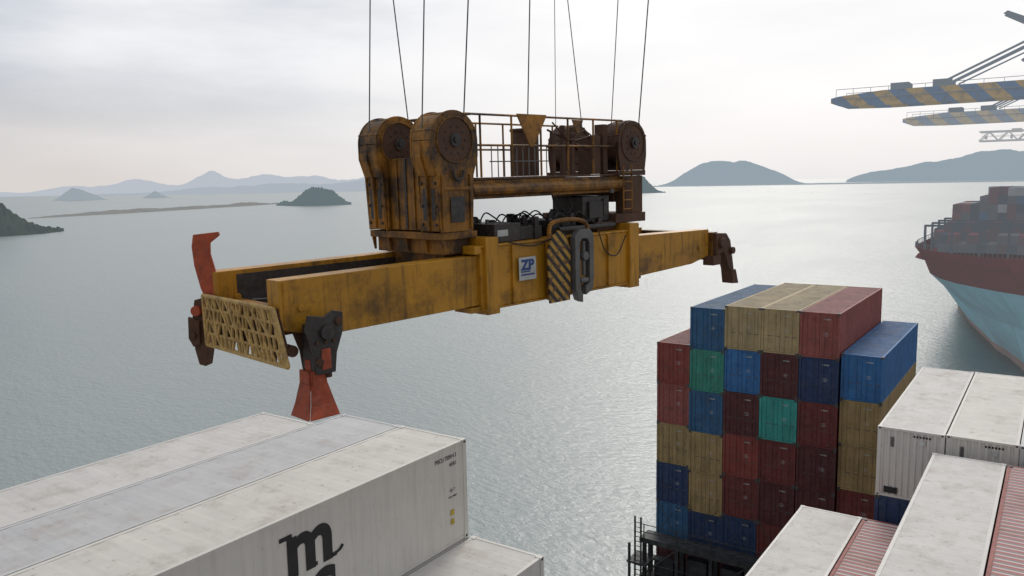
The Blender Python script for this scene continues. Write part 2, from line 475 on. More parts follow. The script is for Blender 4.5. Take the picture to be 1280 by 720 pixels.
msc = column(-15.94, 5.09, 42.9, ['cream', 'white'], 'reefer')
column(-18.38, 5.07, 42.9, ['grey', 'white'], 'reefer')
column(-20.82, 3.9, 42.88, ['white', 'white'], 'reefer')
column(-13.50, 5.2, 39.98, ['white', 'grey'], 'reefer')
for x0 in (-20.82, -18.38, -15.94, -13.5):
    column(x0, -7.6, 40.0, ['white', 'grey'], 'reefer')
Y0 = 51.3; T = 41.75
column(-23.00, Y0, T - 2.9, ['red', 'pinkred', 'tan', 'navy', 'steelblue', 'maroon'], 'dry45')
column(-20.58, Y0, T - .25, ['steelblue', 'green', 'steelblue', 'tan', 'tan', 'navy', 'maroon'], 'dry45')
column(-18.16, Y0, T, ['sand', 'blue', 'maroon', 'red', 'darkred', 'navy', 'maroon'], 'dry45')
column(-15.74, Y0, T, ['sand', 'maroon', 'teal', 'darkred', 'maroon', 'darkred', 'navy'], 'dry45')
column(-13.30, Y0, T, ['pinkred', 'navy', 'darkred', 'maroon', 'maroon', 'navy', 'maroon'], 'dry45')
column(-10.80, Y0 + .2, T - 2.5, ['blue', 'tan', 'tan', 'darkred', 'maroon', 'navy'], 'dry45')
for i, x0 in enumerate((-5.7, -3.26, -.82, 1.62, 4.06)):
    column(x0, 34.2, 40.05, [['white', 'cream', 'grey', 'white', 'white'][i], 'navy', 'maroon', 'red'], 'dry40', kinds=['van40', 'dry40'])
column(-8.42, 21.3, 36.35, ['white', 'white'], 'reefer')
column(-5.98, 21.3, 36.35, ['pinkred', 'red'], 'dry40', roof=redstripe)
column(-3.60, 21.3, 39.5, ['white', 'white'], 'reefer')
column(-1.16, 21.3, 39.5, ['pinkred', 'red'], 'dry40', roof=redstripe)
column(1.28, 21.3, 39.5, ['grey', 'red'], 'reefer')

ink = flat('black_lettering', (.018, .018, .02), .6)
yel = flat('yellow_sticker', (.6, .42, .05), .6)
rot = (R(90), 0, R(90))
px = 2.40 - .018 + .006
def decal(body, size, y, z, off=0.0, mat=ink, sx=1.0, nm='lettering'):
    return text_obj(nm, body, size, (px, y, z), rot, mat, msc, off, .002, 'CENTER', sx)
decal('m', 1.80, 6.45, 1.50, .06, nm='logo_m')
decal('sc', 1.75, 6.45, .47, .06, nm='logo_sc')
b = MB()
for yy in (5.78, 6.36, 6.95):
    b.box(px - .002, px + .003, yy - .05, yy + .28, 1.46, 1.55)
b.box(px - .002, px + .003, 5.60, 5.95, 2.36, 2.46)
b.path([(px, 7.1, 1.52), (px, 7.3, 1.55), (px, 7.42, 1.64)], .035, 0, 6)
b.obj('logo_serifs', [ink], msc)
decal('MSCU 730914 2', .17, 11.3, 2.50, .0, nm='number_line_1', sx=.8)
decal('45R1', .15, 11.6, 2.28, .0, nm='number_line_2')
decal('22 T', .12, 11.55, 1.55, .0, nm='small_print')
decal('MAX 34000', .07, 11.55, 1.38, .0, nm='small_print_b')
mb = MB()
mb.box(px - .004, px + .002, 11.45, 11.60, .86, 1.02); mb.box(px - .004, px + .002, 11.45, 11.60, .60, .76)
mb.obj('warning_sticker', [yel], msc)

# ------------------------------------------------------------------ own ship hull + lashing bridges
hullm = worn('ship_hull_paint', (.10, .03, .03), rust=.5, scale=.3)
deckm = worn('ship_deck_paint', (.10, .05, .04), rust=.5, scale=.5)
darksteel = worn('dark_bridge_steel', (.025, .03, .034), rust=.3, dirt_amt=.4)
mb = MB()
hp = [(-24.6, -150), (24, -150), (24, 60), (18, 72), (8, 82), (-2, 85), (-12, 80), (-20, 70), (-24.6, 58)]
mb.prism(hp, 'z', -2, 17.9, 0)
mb.obj('hull', [hullm], ship)
mb = MB()
mb.prism([(p[0] * .985, p[1] - .4) for p in hp], 'z', 17.905, 18.0, 0)
mb.obj('deck', [deckm], ship)
def lashing_bridge(y, x0, x1, ztop, name):
    b = MB(); n = round((x1 - x0) / 2.44)
    lv = (19.6, 22.4, ztop)
    for i in range(n + 1):
        x = x0 + (x1 - x0) * i / n
        b.box(x - .14, x + .14, y - .14, y + .14, 18, ztop, 0)
        b.box(x - .12, x + .12, y - 1.12, y - .9, 18, ztop, 0)
        for zz in lv:
            b.box(x - .06, x + .06, y - .9, y - .14, zz - .16, zz - .02, 0)
        b.box(x - .03, x + .03, y - 1.15, y - 1.09, ztop + .003, ztop + 1.1, 0)
    for zz in lv:
        b.box(x0 - .3, x1 + .3, y - 1.2, y + .2, zz, zz + .1, 0)
        b.box(x0 - .3, x1 + .3, y - 1.22, y - 1.06, zz - .25, zz - .003, 0)
        for k in (.5, 1.05):
            b.cyl((x0 - .3, y - 1.12, zz + k), (x1 + .3, y - 1.12, zz + k), .03, 0, 6)
    for i in range(n):
        xa = x0 + (x1 - x0) * i / n; xb = x0 + (x1 - x0) * (i + 1) / n
        if i % 2 == 0:
            b.cyl((xb, y - 1.0, 19.8), (xa, y - 1.0, 22.2), .07, 0, 8)
            b.cyl((xa, y - 1.0, 22.6), (xb, y - 1.0, ztop - .3), .07, 0, 8)
        b.box(xa + .5, xb - .5, y - .5, y + .1, 22.51, 24.2 if i % 3 else 23.6, 0)
        b.cyl((xa + .25, y - .2, ztop), (xb - .15, y + .6, ztop + 2.5), .022, 0, 6)
        b.cyl((xb - .25, y - .2, ztop), (xa + .15, y + .6, ztop + 2.5), .022, 0, 6)
    for xx in (x0 - .6, x0 - .15):
        b.box(xx - .05, xx + .05, y - 1.34, y - 1.24, 18, ztop + 1.6, 0)
    for k in range(24):
        b.box(x0 - .6, x0 - .15, y - 1.31, y - 1.27, 18.3 + k * .35, 18.34 + k * .35, 0)
    b.box(x0 - 1.1, x0 + .4, y - 1.6, y + .2, ztop - 1.8, ztop - 1.65, 0)
    b.box(x0 - 1.05, x0 - .9, y - 1.5, y - 1.35, 18, ztop - .4, 0)
    return b.obj(name, [darksteel, steel], ship)
lashing_bridge(50.2, -22.9, -8.4, 25.2, 'lashing_bridge_a')
lashing_bridge(19.2, -20.8, 20, 24.0, 'lashing_bridge_b')

# ------------------------------------------------------------------ spreader
yp = worn('yellow_machine_paint', (.60, .275, .012), dirt=(.045, .022, .006), fade=.04, dirt_amt=.88, rust=.4, rough=.42, scale=.8, streak=False, dlo=.50, dhi=.70, darkf=.66, both=.65)
yp2 = worn('grimy_orange_paint', (.46, .19, .010), dirt=(.028, .014, .006), fade=.03, dirt_amt=.95, rust=.6, rough=.5, scale=1.1, streak=False, rustcol=(.07, .025, .010), dlo=.43, dhi=.60, darkf=.55, both=.75)
redp = worn('red_flipper_paint', (.52, .09, .03), dirt=(.09, .035, .02), fade=.2, dirt_amt=.7, rust=.7, rough=.6, scale=3.5, streak=False)
grease = worn('greasy_steel', (.05, .040, .035), dirt=(.014, .011, .010), fade=.2, rust=.8, rough=.45, scale=3, streak=False)
rusty = worn('rusted_steel', (.12, .052, .024), dirt=(.022, .015, .012), fade=.08, rust=.8, rough=.7, scale=2.5, streak=False)
gsteel = flat('cast_steel', (.17, .165, .16), .5, .3)
blackr = flat('black_rubber', (.012, .012, .013), .5)
yellowbar = worn('yellow_bar_paint', (.72, .45, .14), dirt=(.10, .06, .03), fade=.5, dirt_amt=.8, rust=.8, rough=.6, scale=5, streak=False)
m, nt, bs = new_mat('hazard_stripes'); hazard = m
tc = N(nt, 'ShaderNodeTexCoord'); sp_ = N(nt, 'ShaderNodeSeparateXYZ'); nt.links.new(tc.outputs['Object'], sp_.inputs[0])
a = N(nt, 'ShaderNodeMath', operation='ADD'); nt.links.new(sp_.outputs['X'], a.inputs[0]); nt.links.new(sp_.outputs['Z'], a.inputs[1])
a2 = N(nt, 'ShaderNodeMath', operation='MULTIPLY_ADD'); a2.inputs[1].default_value = 4.4; a2.inputs[2].default_value = 50; nt.links.new(a.outputs[0], a2.inputs[0])
fr = N(nt, 'ShaderNodeMath', operation='FRACT'); nt.links.new(a2.outputs[0], fr.inputs[0])
gt = N(nt, 'ShaderNodeMath', operation='GREATER_THAN'); gt.inputs[1].default_value = .5; nt.links.new(fr.outputs[0], gt.inputs[0])
nz = noise_node(nt, objvec(nt), 6.0, 6)
c = mix(nt, gt.outputs[0], (.45, .25, .04), (.02, .018, .016)); c = mix(nt, ramp(nt, nz, .50, .62), c, (.10, .05, .025))
nt.links.new(c, bs.inputs['Base Color']); bs.inputs['Roughness'].default_value = .6

SP = empty('container_crane_spreader', (-9.59, 13.8, 48.32), R(79.5), R(-.8))

b = MB()
for s_ in (-1, 1):
    ya, yb = (s_ * 1.28, s_ * .78); y0, y1 = min(ya, yb), max(ya, yb)
    b.box(-1.95, 2.75, y0, y1, -.56, .56, 0)
    b.box(-1.95, 2.75, y0 - .03, y1 + .03, .561, .60, 0)
    b.box(-1.95, 2.75, y0 - .03, y1 + .03, -.60, -.561, 0)
    for xc, hw in ((-1.72, .16), (2.62, .17)):
        b.box(xc - hw, xc + hw, y0 - .08, y1 + .08, -.68, .74, 0)
    for xc in (-1.15, -.05, 1.75):
        b.box(xc - .02, xc + .02, y0 - .05, y1 + .05, -.545, .55, 0)
    b.box(-2.2, -1.96, y0 + .02, y1 - .02, -.62, -.52, 0)
    b.box(-2.12, -1.96, y0 - .04, y1 + .04, .455, .60, 0)
for xc in (-1.7, -.4, 1.2, 2.5):
    b.box(xc - .18, xc + .18, -.77, .77, -.5, .45, 0)
b.obj('main_frame', [yp], SP, .012)
b = MB()
for s_ in (-1, 1):
    y0, y1 = min(s_ * 1.2, s_ * .84), max(s_ * 1.2, s_ * .84)
    b.prism([(-5.95, -.34), (-5.3, -.53), (-1.9, -.50), (-1.9, .42), (-5.95, .40)], 'y', y0, y1, 0)
    b.prism([(2.7, -.50), (5.2, -.42), (5.95, -.28), (5.95, .38), (2.7, .44)], 'y', y0, y1, 0)
    for x_ in (-5.6, 5.5):
        b.cyl((x_, y0 - .03, -.05), (x_, y1 + .03, -.05), .06, 0, 12)
    for x_ in (-5.88, 5.88):
        b.box(x_ - .012, x_ + .012, y0 - .02, y1 + .02, -.30, .37, 0)
b.obj('telescopic_beams', [yp], SP, .012)
b = MB()
b.box(-5.90, -5.55, -.83, .83, -.50, -.08, 0)
b.box(5.96, 6.20, -1.3, 1.3, -.40, .30, 0)
b.box(5.5, 5.94, -.83, .83, -.35, .15, 0)
b.box(-5.5, -2.0, -.07, .07, -.42, -.22, 0)
# thin dark sheet on the inner faces of the near beams
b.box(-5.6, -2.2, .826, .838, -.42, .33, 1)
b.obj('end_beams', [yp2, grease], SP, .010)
b = MB()
for yy in (-.6, .55):
    b.path([(-5.5, yy, -.1), (-4.5, yy + .05, -.16), (-3.4, yy, -.10), (-2.1, yy, -.05)], .03, 0, 6)
b.obj('energy_chains', [blackr], SP)

# grille across the near end
b = MB()
def gp(w_, t, o=0):
    ya = -1.20 - .22 * t; yb = 1.14 + .12 * t
    return Vector((-6.06 + .06 * t - o, ya + (yb - ya) * w_, .00 - .86 * t))
def bar(w0, t0, w1, t1, r=.022, o=0): b.cyl(gp(w0, t0, o), gp(w1, t1, o), r, 0, 6)
for t in (0, .25, .5, .75, 1):
    bar(0, t, 1, t, .024 if 0 < t < 1 else .038)
for w_ in (0, 1): bar(w_, 0, w_, 1, .038)
random.seed(5)
nb = 17
for row in range(4):
    t0, t1 = row / 4, (row + 1) / 4
    for i in range(nb):
        wa = i / nb; q = random.choice([.9, .6, .1, -.7, -.3])
        bar(wa + .01, t0, min(max(wa + q / nb, 0), 1), t1, .027, .01)
        if i % 3 != 1: bar(wa + .5 / nb, t0, min(max(wa + (.5 - q * .5) / nb, 0), 1), t1, .020, .01)
b.obj('end_grille', [yellowbar], SP)
b = MB()
b.add([gp(.02, .02, -.09), gp(.98, .02, -.09), gp(.98, .80, -.09), gp(.02, .80, -.09), gp(.02, .02, -.11), gp(.98, .02, -.11), gp(.98, .80, -.11), gp(.02, .80, -.11)],
      [(0, 1, 2, 3), (7, 6, 5, 4), (0, 4, 5, 1), (1, 5, 6, 2), (2, 6, 7, 3), (3, 7, 4, 0)], 0)
b.cyl((-5.80, -1.25, -.68), (-5.80, 1.2, -.68), .09, 0, 12)
for y in (-1.0, -.5, .1, .5, .9):
    b.cyl((-5.93, y, -.05), (-5.98, y, -.84), .035, 0, 8)
b.obj('end_gearbox', [rusty], SP, .006)

def corner(x_, y_, ys_, xs, nm, flip='down'):
    e_ = empty(nm); e_.parent = SP; e_.location = (x_, y_, 0)
    M = Matrix.Diagonal((xs, ys_, 1, 1))
    def q(p): return M @ Vector(p)
    h = MB()
    h.box(-.20, .18, -.22, .10, -1.0, -.30, 0, M)
    prof = [(-.34, -.14), (-.16, -.10), (.0, -.18), (.26, -.12), (.33, -.35), (.20, -.72), (.16, -1.05), (-.16, -1.05), (-.20, -.75), (-.32, -.45)]
    h.prism(prof, 'y', .105, .15, 0, M)
    h.prism(prof, 'y', -.28, -.235, 1, M)
    h.cyl(q((-.10, .02, -1.0)), q((-.10, .02, -1.14)), .06, 1, 10)
    h.cyl(q((-.02, -.33, -.42)), q((-.02, .22, -.42)), .11, 0, 14)
    h.cyl(q((.12, -.05, -.85)), q((.12, .20, -.85)), .06, 1, 10)
    h.cyl(q((-.24, -.05, -.27)), q((-.24, .20, -.27)), .06, 1, 10)
    h.box(-.08, .08, .151, .170, -.98, -.66, 2, M)
    for k in range(3):
        h.cyl(q((-.14 + .14 * k, .15, -.56)), q((-.14 + .14 * k, .185, -.56)), .028, 1, 8)
    h.obj(nm + '_housing', [grease, rusty, redp], e_, .010)
    if flip == 'down':
        f = MB(); t = .035
        def plate(pts, nrm):
            n_ = len(pts); nn = Vector(nrm) * t
            vs = [q(p) for p in pts] + [q(Vector(p) + nn) for p in pts]
            f.add(vs, [(i, (i + 1) % n_, n_ + (i + 1) % n_, n_ + i) for i in range(n_)] + [tuple(range(n_)), tuple(range(n_, 2 * n_))], 0)
        zs = [(0.02, .17, 0.0), (-.18, .18, .00), (-.50, .27, .05), (-.70, .34, .12)]
        for (za, wa, oa), (zb, wb, ob_) in zip(zs[:-1], zs[1:]):
            plate([(.10 + oa, .10 + oa, za), (.10 + oa, .10 + oa - wa * 1.5, za), (.10 + ob_, .10 + ob_ - wb * 1.5, zb), (.10 + ob_, .10 + ob_, zb)], (1, 0, -.15))
            plate([(.10 + oa, .10 + oa, za), (.10 + oa - wa * 1.5, .10 + oa, za), (.10 + ob_ - wb * 1.5, .10 + ob_, zb), (.10 + ob_, .10 + ob_, zb)], (0, 1, -.15))
        f.box(-.06, .09, -.06, .09, -.30, .18, 0, M)
        f.prism([(-.08, .02), (.08, .02), (.10, -.4), (.02, -.55), (-.10, -.4)], 'y', .135, .165, 0, M)
        fo = f.obj(nm + '_flipper', [redp], e_, .006); fo.location = (-.10, .10, -1.02)
    return e_
e1 = corner(-5.42, -1.38, -1, -1, 'corner_guide_a')
e2 = empty('corner_guide_b'); e2.parent = SP; e2.location = (-5.98, 1.34, 0)
b = MB()
b.prism([(-.16, -.12), (.02, -.12), (.12, .12), (.20, .50), (.22, .82), (.18, 1.02), (-.26, 1.06), (-.27, 1.00), (-.10, .88), (-.09, .70), (-.17, .35)], 'x', -.05, .0, 0)
b.prism([(-.02, -.12), (.02, -.12), (.12, .12), (.20, .50), (.22, .82), (.18, 1.02), (.14, 1.0), (.18, .80), (.16, .5), (.08, .14)], 'x', .0, .20, 0)
b.cyl((-.12, -.08, -.12), (.25, -.08, -.12), .10, 0, 12)
o = b.obj('raised_flipper', [redp], e2, .010); o.rotation_euler = (0, 0, R(40)); o.location = (0, -.26, .0)
b = MB()
b.prism([(-.10, -.05), (.10, -.10), (.16, -.40), (.16, -.95), (.10, -1.22), (-.02, -1.25), (-.08, -1.0), (-.12, -.6)], 'x', -.08, .14, 0)
b.prism([(.0, -.45), (.20, -.38), (.22, -.75), (.14, -.90), (.02, -.85)], 'x', -.15, -.085, 0)
b.cyl((-.16, .05, -.28), (.16, .05, -.28), .09, 1, 12); b.cyl((-.20, .12, -.70), (.16, .12, -.70), .06, 0, 12)
o = b.obj('slender_leg', [rusty, redp], e2, .010); o.rotation_euler = (0, 0, R(35)); o.location = (0, .04, 0)
e3 = empty('corner_guide_c'); e3.parent = SP; e3.location = (6.1, -1.3, 0)
b = MB()
b.prism([(-.1, .28), (.38, .25), (.58, .05), (.70, -.45), (.76, -.72), (.55, -.72), (.42, -.45), (.26, -.2), (-.1, -.3)], 'y', -.10, .15, 0)
b.prism([(.55, -.70), (.76, -.70), (.90, -1.08), (.62, -1.06)], 'y', -.16, .16, 1)
b.cyl((.1, -.2, .02), (.1, .25, .02), .13, 0, 12); b.cyl((.58, -.2, -.2), (.58, .25, -.2), .09, 0, 12)
b.box(-.25, .12, -.1, .2, -.52, -.28, 0)
b.obj('lowered_arm', [rusty, rusty], e3, .012)
e4 = corner(6.05, 1.35, 1, 1, 'corner_guide_d', None)

HB_Y = .80
def shell_profile(xc, rt, zt, zb, wb):
    pts = []
    for i in range(25):
        t = math.pi * i / 24
        pts.append((xc + rt * math.cos(t), zt + rt * .95 * math.sin(t)))
    pts += [(xc - rt, zt - .28), (xc - wb - .05, zt - .62), (xc - wb, zb), (xc + wb, zb), (xc + wb + .05, zt - .62), (xc + rt, zt - .28)]
    return pts
b = MB(); g = MB(); dk = MB()
for s_ in (-1, 1):
    yc = s_ * HB_Y
    for (xc, zb, wb, rt) in ((-2.3, .88, .38, .55), (3.0, 1.9, .40, .51)):
        near = zb < 1; B_ = b if near else dk
        hy = .29 if near else .25
        pr = shell_profile(xc, rt, 2.50, zb, wb)
        B_.prism(pr, 'y', yc - hy, yc - hy + .04, 0); B_.prism(pr, 'y', yc + hy - .04, yc + hy, 0)
        g.cyl((xc, yc - .17, 2.50), (xc, yc + .17, 2.50), .50, 1, 40)
        g.cyl((xc, yc - .06, 2.50), (xc, yc + .06, 2.50), .44, 0, 32)
        # dark greasy face disc, hub and bolts
        g.cyl((xc, yc - hy - .006, 2.50), (xc, yc + hy + .006, 2.50), .39, 1, 32)
        g.cyl((xc, yc - .33, 2.50), (xc, yc + .33, 2.50), .12, 0, 16)
        g.cyl((xc, yc - .36, 2.50), (xc, yc + .36, 2.50), .055, 0, 12)
        for k in range(10):
            t = 2 * math.pi * k / 10
            for yy in (yc - hy, yc + hy):
                g.cyl((xc + .24 * math.cos(t), yy - .025, 2.5 + .24 * math.sin(t)), (xc + .24 * math.cos(t), yy + .025, 2.5 + .24 * math.sin(t)), .018, 0, 6)
        for yy in (yc - hy - .012, yc + hy + .012):
            for k in range(28):
                t0 = 2 * math.pi * k / 28; t1 = 2 * math.pi * (k + 1) / 28
                B_.cyl((xc + .42 * math.cos(t0), yy, 2.5 + .40 * math.sin(t0)), (xc + .42 * math.cos(t1), yy, 2.5 + .40 * math.sin(t1)), .016, 0, 6)
        for (ta, tb) in (((115, 180), (0, 40)) if near else ((130, 180), (0, 50))):
            o_ = [(xc + (rt - .01) * math.cos(R(ta + (tb - ta) * i / 8)), 2.5 + (rt - .01) * .95 * math.sin(R(ta + (tb - ta) * i / 8))) for i in range(9)]
            i_ = [(xc + (rt - .035) * math.cos(R(ta + (tb - ta) * i / 8)), 2.5 + (rt - .035) * .95 * math.sin(R(ta + (tb - ta) * i / 8))) for i in range(9)]
            B_.prism(o_ + i_[::-1], 'y', yc - hy + .042, yc + hy - .042, 0)
        for ang in (20, 62, 118, 160):
            t0 = R(ang)
            B_.cyl((xc + (rt - .02) * math.cos(t0), yc - hy - .02, 2.5 + (rt - .02) * .95 * math.sin(t0)), (xc + (rt - .02) * math.cos(t0), yc + hy + .02, 2.5 + (rt - .02) * .95 * math.sin(t0)), .026, 0, 6)
        if near:
            b.box(xc - .40, xc + .40, yc - .245, yc + .245, .90, 1.90, 0)
            b.prism([(xc - .545, 2.49), (xc - .545, 2.22), (xc - .44, 1.88), (xc - .40, 1.88), (xc - .50, 2.22), (xc - .50, 2.49)], 'y', yc - .245, yc + .245, 0)
            b.prism([(xc - .58, 2.5), (xc - .58, 2.2), (xc - .47, 1.86), (xc - .44, .9), (xc - .402, .9), (xc - .402, 1.86), (xc - .55, 2.2)], 'y', yc - .02, yc + .02, 0)
            for yy in (yc - hy - .035, yc + hy + .002):
                for dx in (-.34, .32):
                    b.box(xc + dx - .018, xc + dx + .018, yy, yy + .033, .92, 1.9, 0)
                b.box(xc - .36, xc + .36, yy + .003, yy + .03, 1.62, 1.68, 0)
                g.box(xc - .16, xc + .16, yy + .012, yy + .020, 1.05, 1.50, 0)
            for k in range(9):
                t0 = R(150 + k * 26); t1 = R(176 + k * 26)
                g.cyl((xc + .02 + .12 * math.cos(t0), yc - hy - .05, 1.92 + .12 * math.sin(t0)), (xc + .02 + .12 * math.cos(t1), yc - hy - .05, 1.92 + .12 * math.sin(t1)), .026, 0, 6)
            for zz in (1.02, 1.35, 1.75):
                for yy in (-.19, .19):
                    g.cyl((xc - .43, yc + yy, zz), (xc - .39, yc + yy, zz), .028, 0, 8)
            g.box(xc - .408, xc - .402, yc - .17, yc - .07, 1.10, 1.66, 0)
            g.box(xc - .408, xc - .402, yc + .07, yc + .17, 1.10, 1.66, 0)
b.box(-2.58, -1.96, -.505, .505, .895, 2.22, 0)
for yy in (-.25, .25):
    b.box(-2.61, -2.582, yy - .018, yy + .018, .91, 2.20, 0)
g.box(-2.60, -2.583, -.03, .03, .91, 2.21, 0)
b.obj('sheave_housings', [yp2], SP, .008)
dk.obj('far_sheave_housings', [rusty], SP, .008)
g.obj('sheaves', [grease, rusty], SP, .004)

b = MB()
b.box(-2.66, -1.84, -1.10, 1.10, .742, .87, 0)
b.box(-2.55, -1.98, -1.0, 1.0, .47, .738, 0)
b.box(-2.35, -1.75, -.74, .74, .2, .46, 0)
for yy in (-1.05, -.55, 0, .55, 1.05):
    b.prism([(-2.65, .74), (-2.56, .74), (-2.56, .5), (-2.60, .5)], 'y', yy - .02, yy + .02, 0)
b.obj('headblock_base', [yp2], SP, .012)
b = MB()
for s_ in (-1, 1):
    b.box(2.66, 3.30, s_ * .95 - .14, s_ * .95 + .14, .955, 1.775, 0)
    b.box(2.45, 3.45, s_ * .8 - .27, s_ * .8 + .27, 1.78, 1.895, 0)
b.box(2.6, 3.3, -.8, .8, 1.2, 1.6, 0)
b.box(2.3, 3.4, -1.1, 1.1, .745, .95, 0)
b.box(1.7, 2.28, -1.05, .9, .62, .80, 0)
b.obj('headblock_pedestals', [rusty], SP, .012)
b = MB()
for s_ in (-1, 1):
    b.box(-1.86, 2.66, s_ * .80 - .16, s_ * .80 + .16, 1.43, 1.78, 0)
    b.cyl((-1.86, s_ * .80 - .17, 1.60), (2.66, s_ * .80 - .17, 1.60), .12, 0, 12)
for xc in (-1.7, .3, 2.2):
    b.box(xc - .08, xc + .08, -.63, .63, 1.48, 1.72, 0)
b.obj('headblock_beams', [yp2], SP, .012)
b = MB()
b.box(-1.75, 2.6, -1.0, .98, 1.79, 1.825, 0)
b.obj('platform_deck', [rusty], SP)
b = MB()
for s_ in (-1, 1):
    yy = s_ * .95
    for i in range(6):
        x_ = -1.55 + i * .82
        b.cyl((x_, yy, 1.83), (x_, yy, 2.98), .024, 0, 6)
    for zz in (2.42, 2.98):
        b.cyl((-1.95, yy, zz), (2.75, yy, zz), .022, 0, 6)
b.path([(-1.95, -.95, 2.98), (-2.0, -.9, 2.75), (-1.8, -.6, 2.55)], .02, 0, 6)
b.cyl((-1.75, 0, 1.83), (-1.75, 0, 2.98), .02, 0, 6)
b.cyl((-1.75, -.95, 2.98), (-1.75, .95, 2.98), .022, 0, 6)
for dx in (2.50, 2.80):
    b.cyl((dx, -1.16, .95), (dx, -1.16, 2.0), .02, 0, 6)
for k in range(5):
    b.cyl((2.50, -1.16, 1.05 + .2 * k), (2.80, -1.16, 1.05 + .2 * k), .015, 0, 6)
b.obj('platform_railing', [yp2], SP)
b = MB()
for i in range(10):
    x_ = -1.25 + i * .17
    b.cyl((x_, -.92, 1.83), (x_, -.92, 2.40), .011, 0, 5)
b.cyl((-1.3, -.92, 2.12), (.35, -.92, 2.12), .012, 0, 5)
b.obj('cable_guard', [gsteel], SP)
b = MB()
b.prism([(-.62, 3.02), (.22, 3.02), (.18, 2.93), (-.16, 2.40), (-.26, 2.40), (-.58, 2.93)], 'y', -1.0, -.975, 0)
b.prism([(1.0, 2.95), (1.35, 2.95), (1.18, 2.6)], 'y', -1.0, -.975, 0)
b.obj('guard_flaps', [yp2], SP, .004)
b = MB()
b.cyl((1.2, .55, 1.83), (1.2, .55, 2.80), .30, 0, 20)
b.cyl((1.2, .55, 2.80), (1.2, .55, 2.86), .34, 0, 20)
b.box(1.80, 2.10, -.85, -.45, 1.83, 2.65, 0)
b.box(2.2, 2.35, -.85, -.6, 1.83, 2.9, 0)
for k in range(3):
    b.box(.6 + k * .3, .70 + k * .3, -.8, -.72, 1.83, 2.7 + .15 * (k % 2), 0)
b.cyl((.5, -.75, 2.4), (2.3, -.75, 2.7), .025, 0, 6)
b.cyl((.5, -.75, 2.75), (2.3, -.75, 2.2), .025, 0, 6)
b.path([(.6, -.8, 2.9), (1.1, -.85, 2.55), (1.6, -.8, 2.75), (2.1, -.8, 2.5)], .02, 0, 6)
b.obj('platform_equipment', [rusty], SP, .01)
b = MB()
random.seed(3)
b.box(-1.5, 2.4, -.76, .76, .455, .58, 0)
b.box(-1.45, -.75, -1.15, -.55, .61, .95, 0); b.box(-.70, -.1, -1.1, -.5, .61, .86, 0)
b.box(1.35, 2.25, -.95, -.1, .82, 1.36, 0); b.box(.35, 1.0, -.9, .2, .60, .92, 0)
b.box(-.9, .2, .1, .8, .60, .88, 0)
b.cyl((-1.3, -.4, .8), (.9, -.4, .8), .09, 0, 12); b.cyl((-1.5, .5, .9), (-.4, .5, .9), .12, 0, 14)
b.cyl((.45, -1.05, .72), (2.3, -1.05, .72), .06, 0, 10)
for k in range(22):
    x_ = random.uniform(-1.4, 2.3); y_ = random.uniform(-1.15, .8); h_ = random.uniform(.05, .2)
    b.box(x_ - .05, x_ + .07, y_ - .05, y_ + .05, .6, .86 + h_, 0)
b.box(1.5, 1.95, -1.02, -.955, .9, 1.25, 0)
b.box(2.0, 2.15, -1.0, -.955, .95, 1.3, 0)
b.obj('hydraulic_machinery', [grease], SP, .01)
b = MB()
for k in range(14):
    x0_ = random.uniform(-1.4, 1.2); y0_ = random.uniform(-1.1, .3)
    b.path([(x0_, y0_, .8), (x0_ + .15, y0_ - .05, 1.0 + random.uniform(0, .1)), (x0_ + .5, y0_ + .05, .95 + random.uniform(0, .12)), (x0_ + .8, y0_, .78)], .016, 0, 6)
b.path([(.75, -.75, 1.45), (.70, -.9, 1.2), (.85, -.95, 1.05), (1.0, -.95, 1.2), (1.1, -.8, 1.4)], .016, 0, 6)
b.path([(.6, -.75, 1.45), (.55, -.9, 1.15), (.65, -.95, .9), (.72, -.9, .75)], .016, 0, 6)
b.path([(-1.25, -1.32, .62), (-.6, -1.33, .50), (.0, -1.33, .62)], .014, 0, 6)
b.path([(1.4, -1.34, .62), (1.6, -1.36, .2), (2.0, -1.35, .1), (2.3, -1.36, .5)], .014, 0, 6)
b.obj('hoses', [blackr], SP)
b = MB(); b.box(-1.38, -1.10, -1.156, -1.151, .72, .84, 0); b.obj('label_plate', [white_mark], SP)
b = MB()
for k in range(3): b.cyl((-1.40, -.9 + .2 * k, .96), (-1.40, -.9 + .2 * k, 1.04), .035, 0, 8)
b.cyl((2.15, -1.1, 1.42), (2.15, -1.1, 1.50), .05, 0, 10)
b.obj('valve_caps', [gsteel], SP)

G = -.42
def sh(pts): return [(p[0] + G, p[1]) for p in pts]
b = MB()
b.prism(sh([(.12, -.66), (.72, -.66), (.76, .35), (.62, .66), (.40, .76), (.22, .66), (.08, .35)]), 'y', -1.47, -1.43, 0)
b.obj('striped_guard', [hazard], SP, .006)
b = MB()
b.box(.15 + G, .70 + G, -1.425, -1.34, -.60, .55, 0)
b.path([(.18 + G, -1.42, .62), (.22 + G, -1.42, .88), (.55 + G, -1.42, .95), (1.05 + G, -1.42, .93), (1.32 + G, -1.42, .82), (1.36 + G, -1.42, .55)], .045, 0, 8)
b.box(.85 + G, 1.35 + G, -1.40, -1.34, .1, .6, 0)
b.obj('guard_frame', [yp2], SP, .01)
b = MB()
b.prism(sh([(.80, .60), (.80, -.45), (.88, -.68), (1.02, -.74), (1.02, -.58), (.94, -.45), (.94, .45), (1.0, .55), (1.18, .55), (1.24, .45), (1.24, -.35), (1.12, -.42), (1.12, -.60), (1.34, -.50), (1.38, -.2), (1.38, .62), (1.25, .74), (.95, .74)]), 'y', -1.56, -1.42, 0)
b.cyl((.98 + G, -1.50, -.30), (1.22 + G, -1.50, -.30), .06, 0, 10)
b.cyl((1.09 + G, -1.60, .2), (1.09 + G, -1.40, .2), .09, 0, 12)
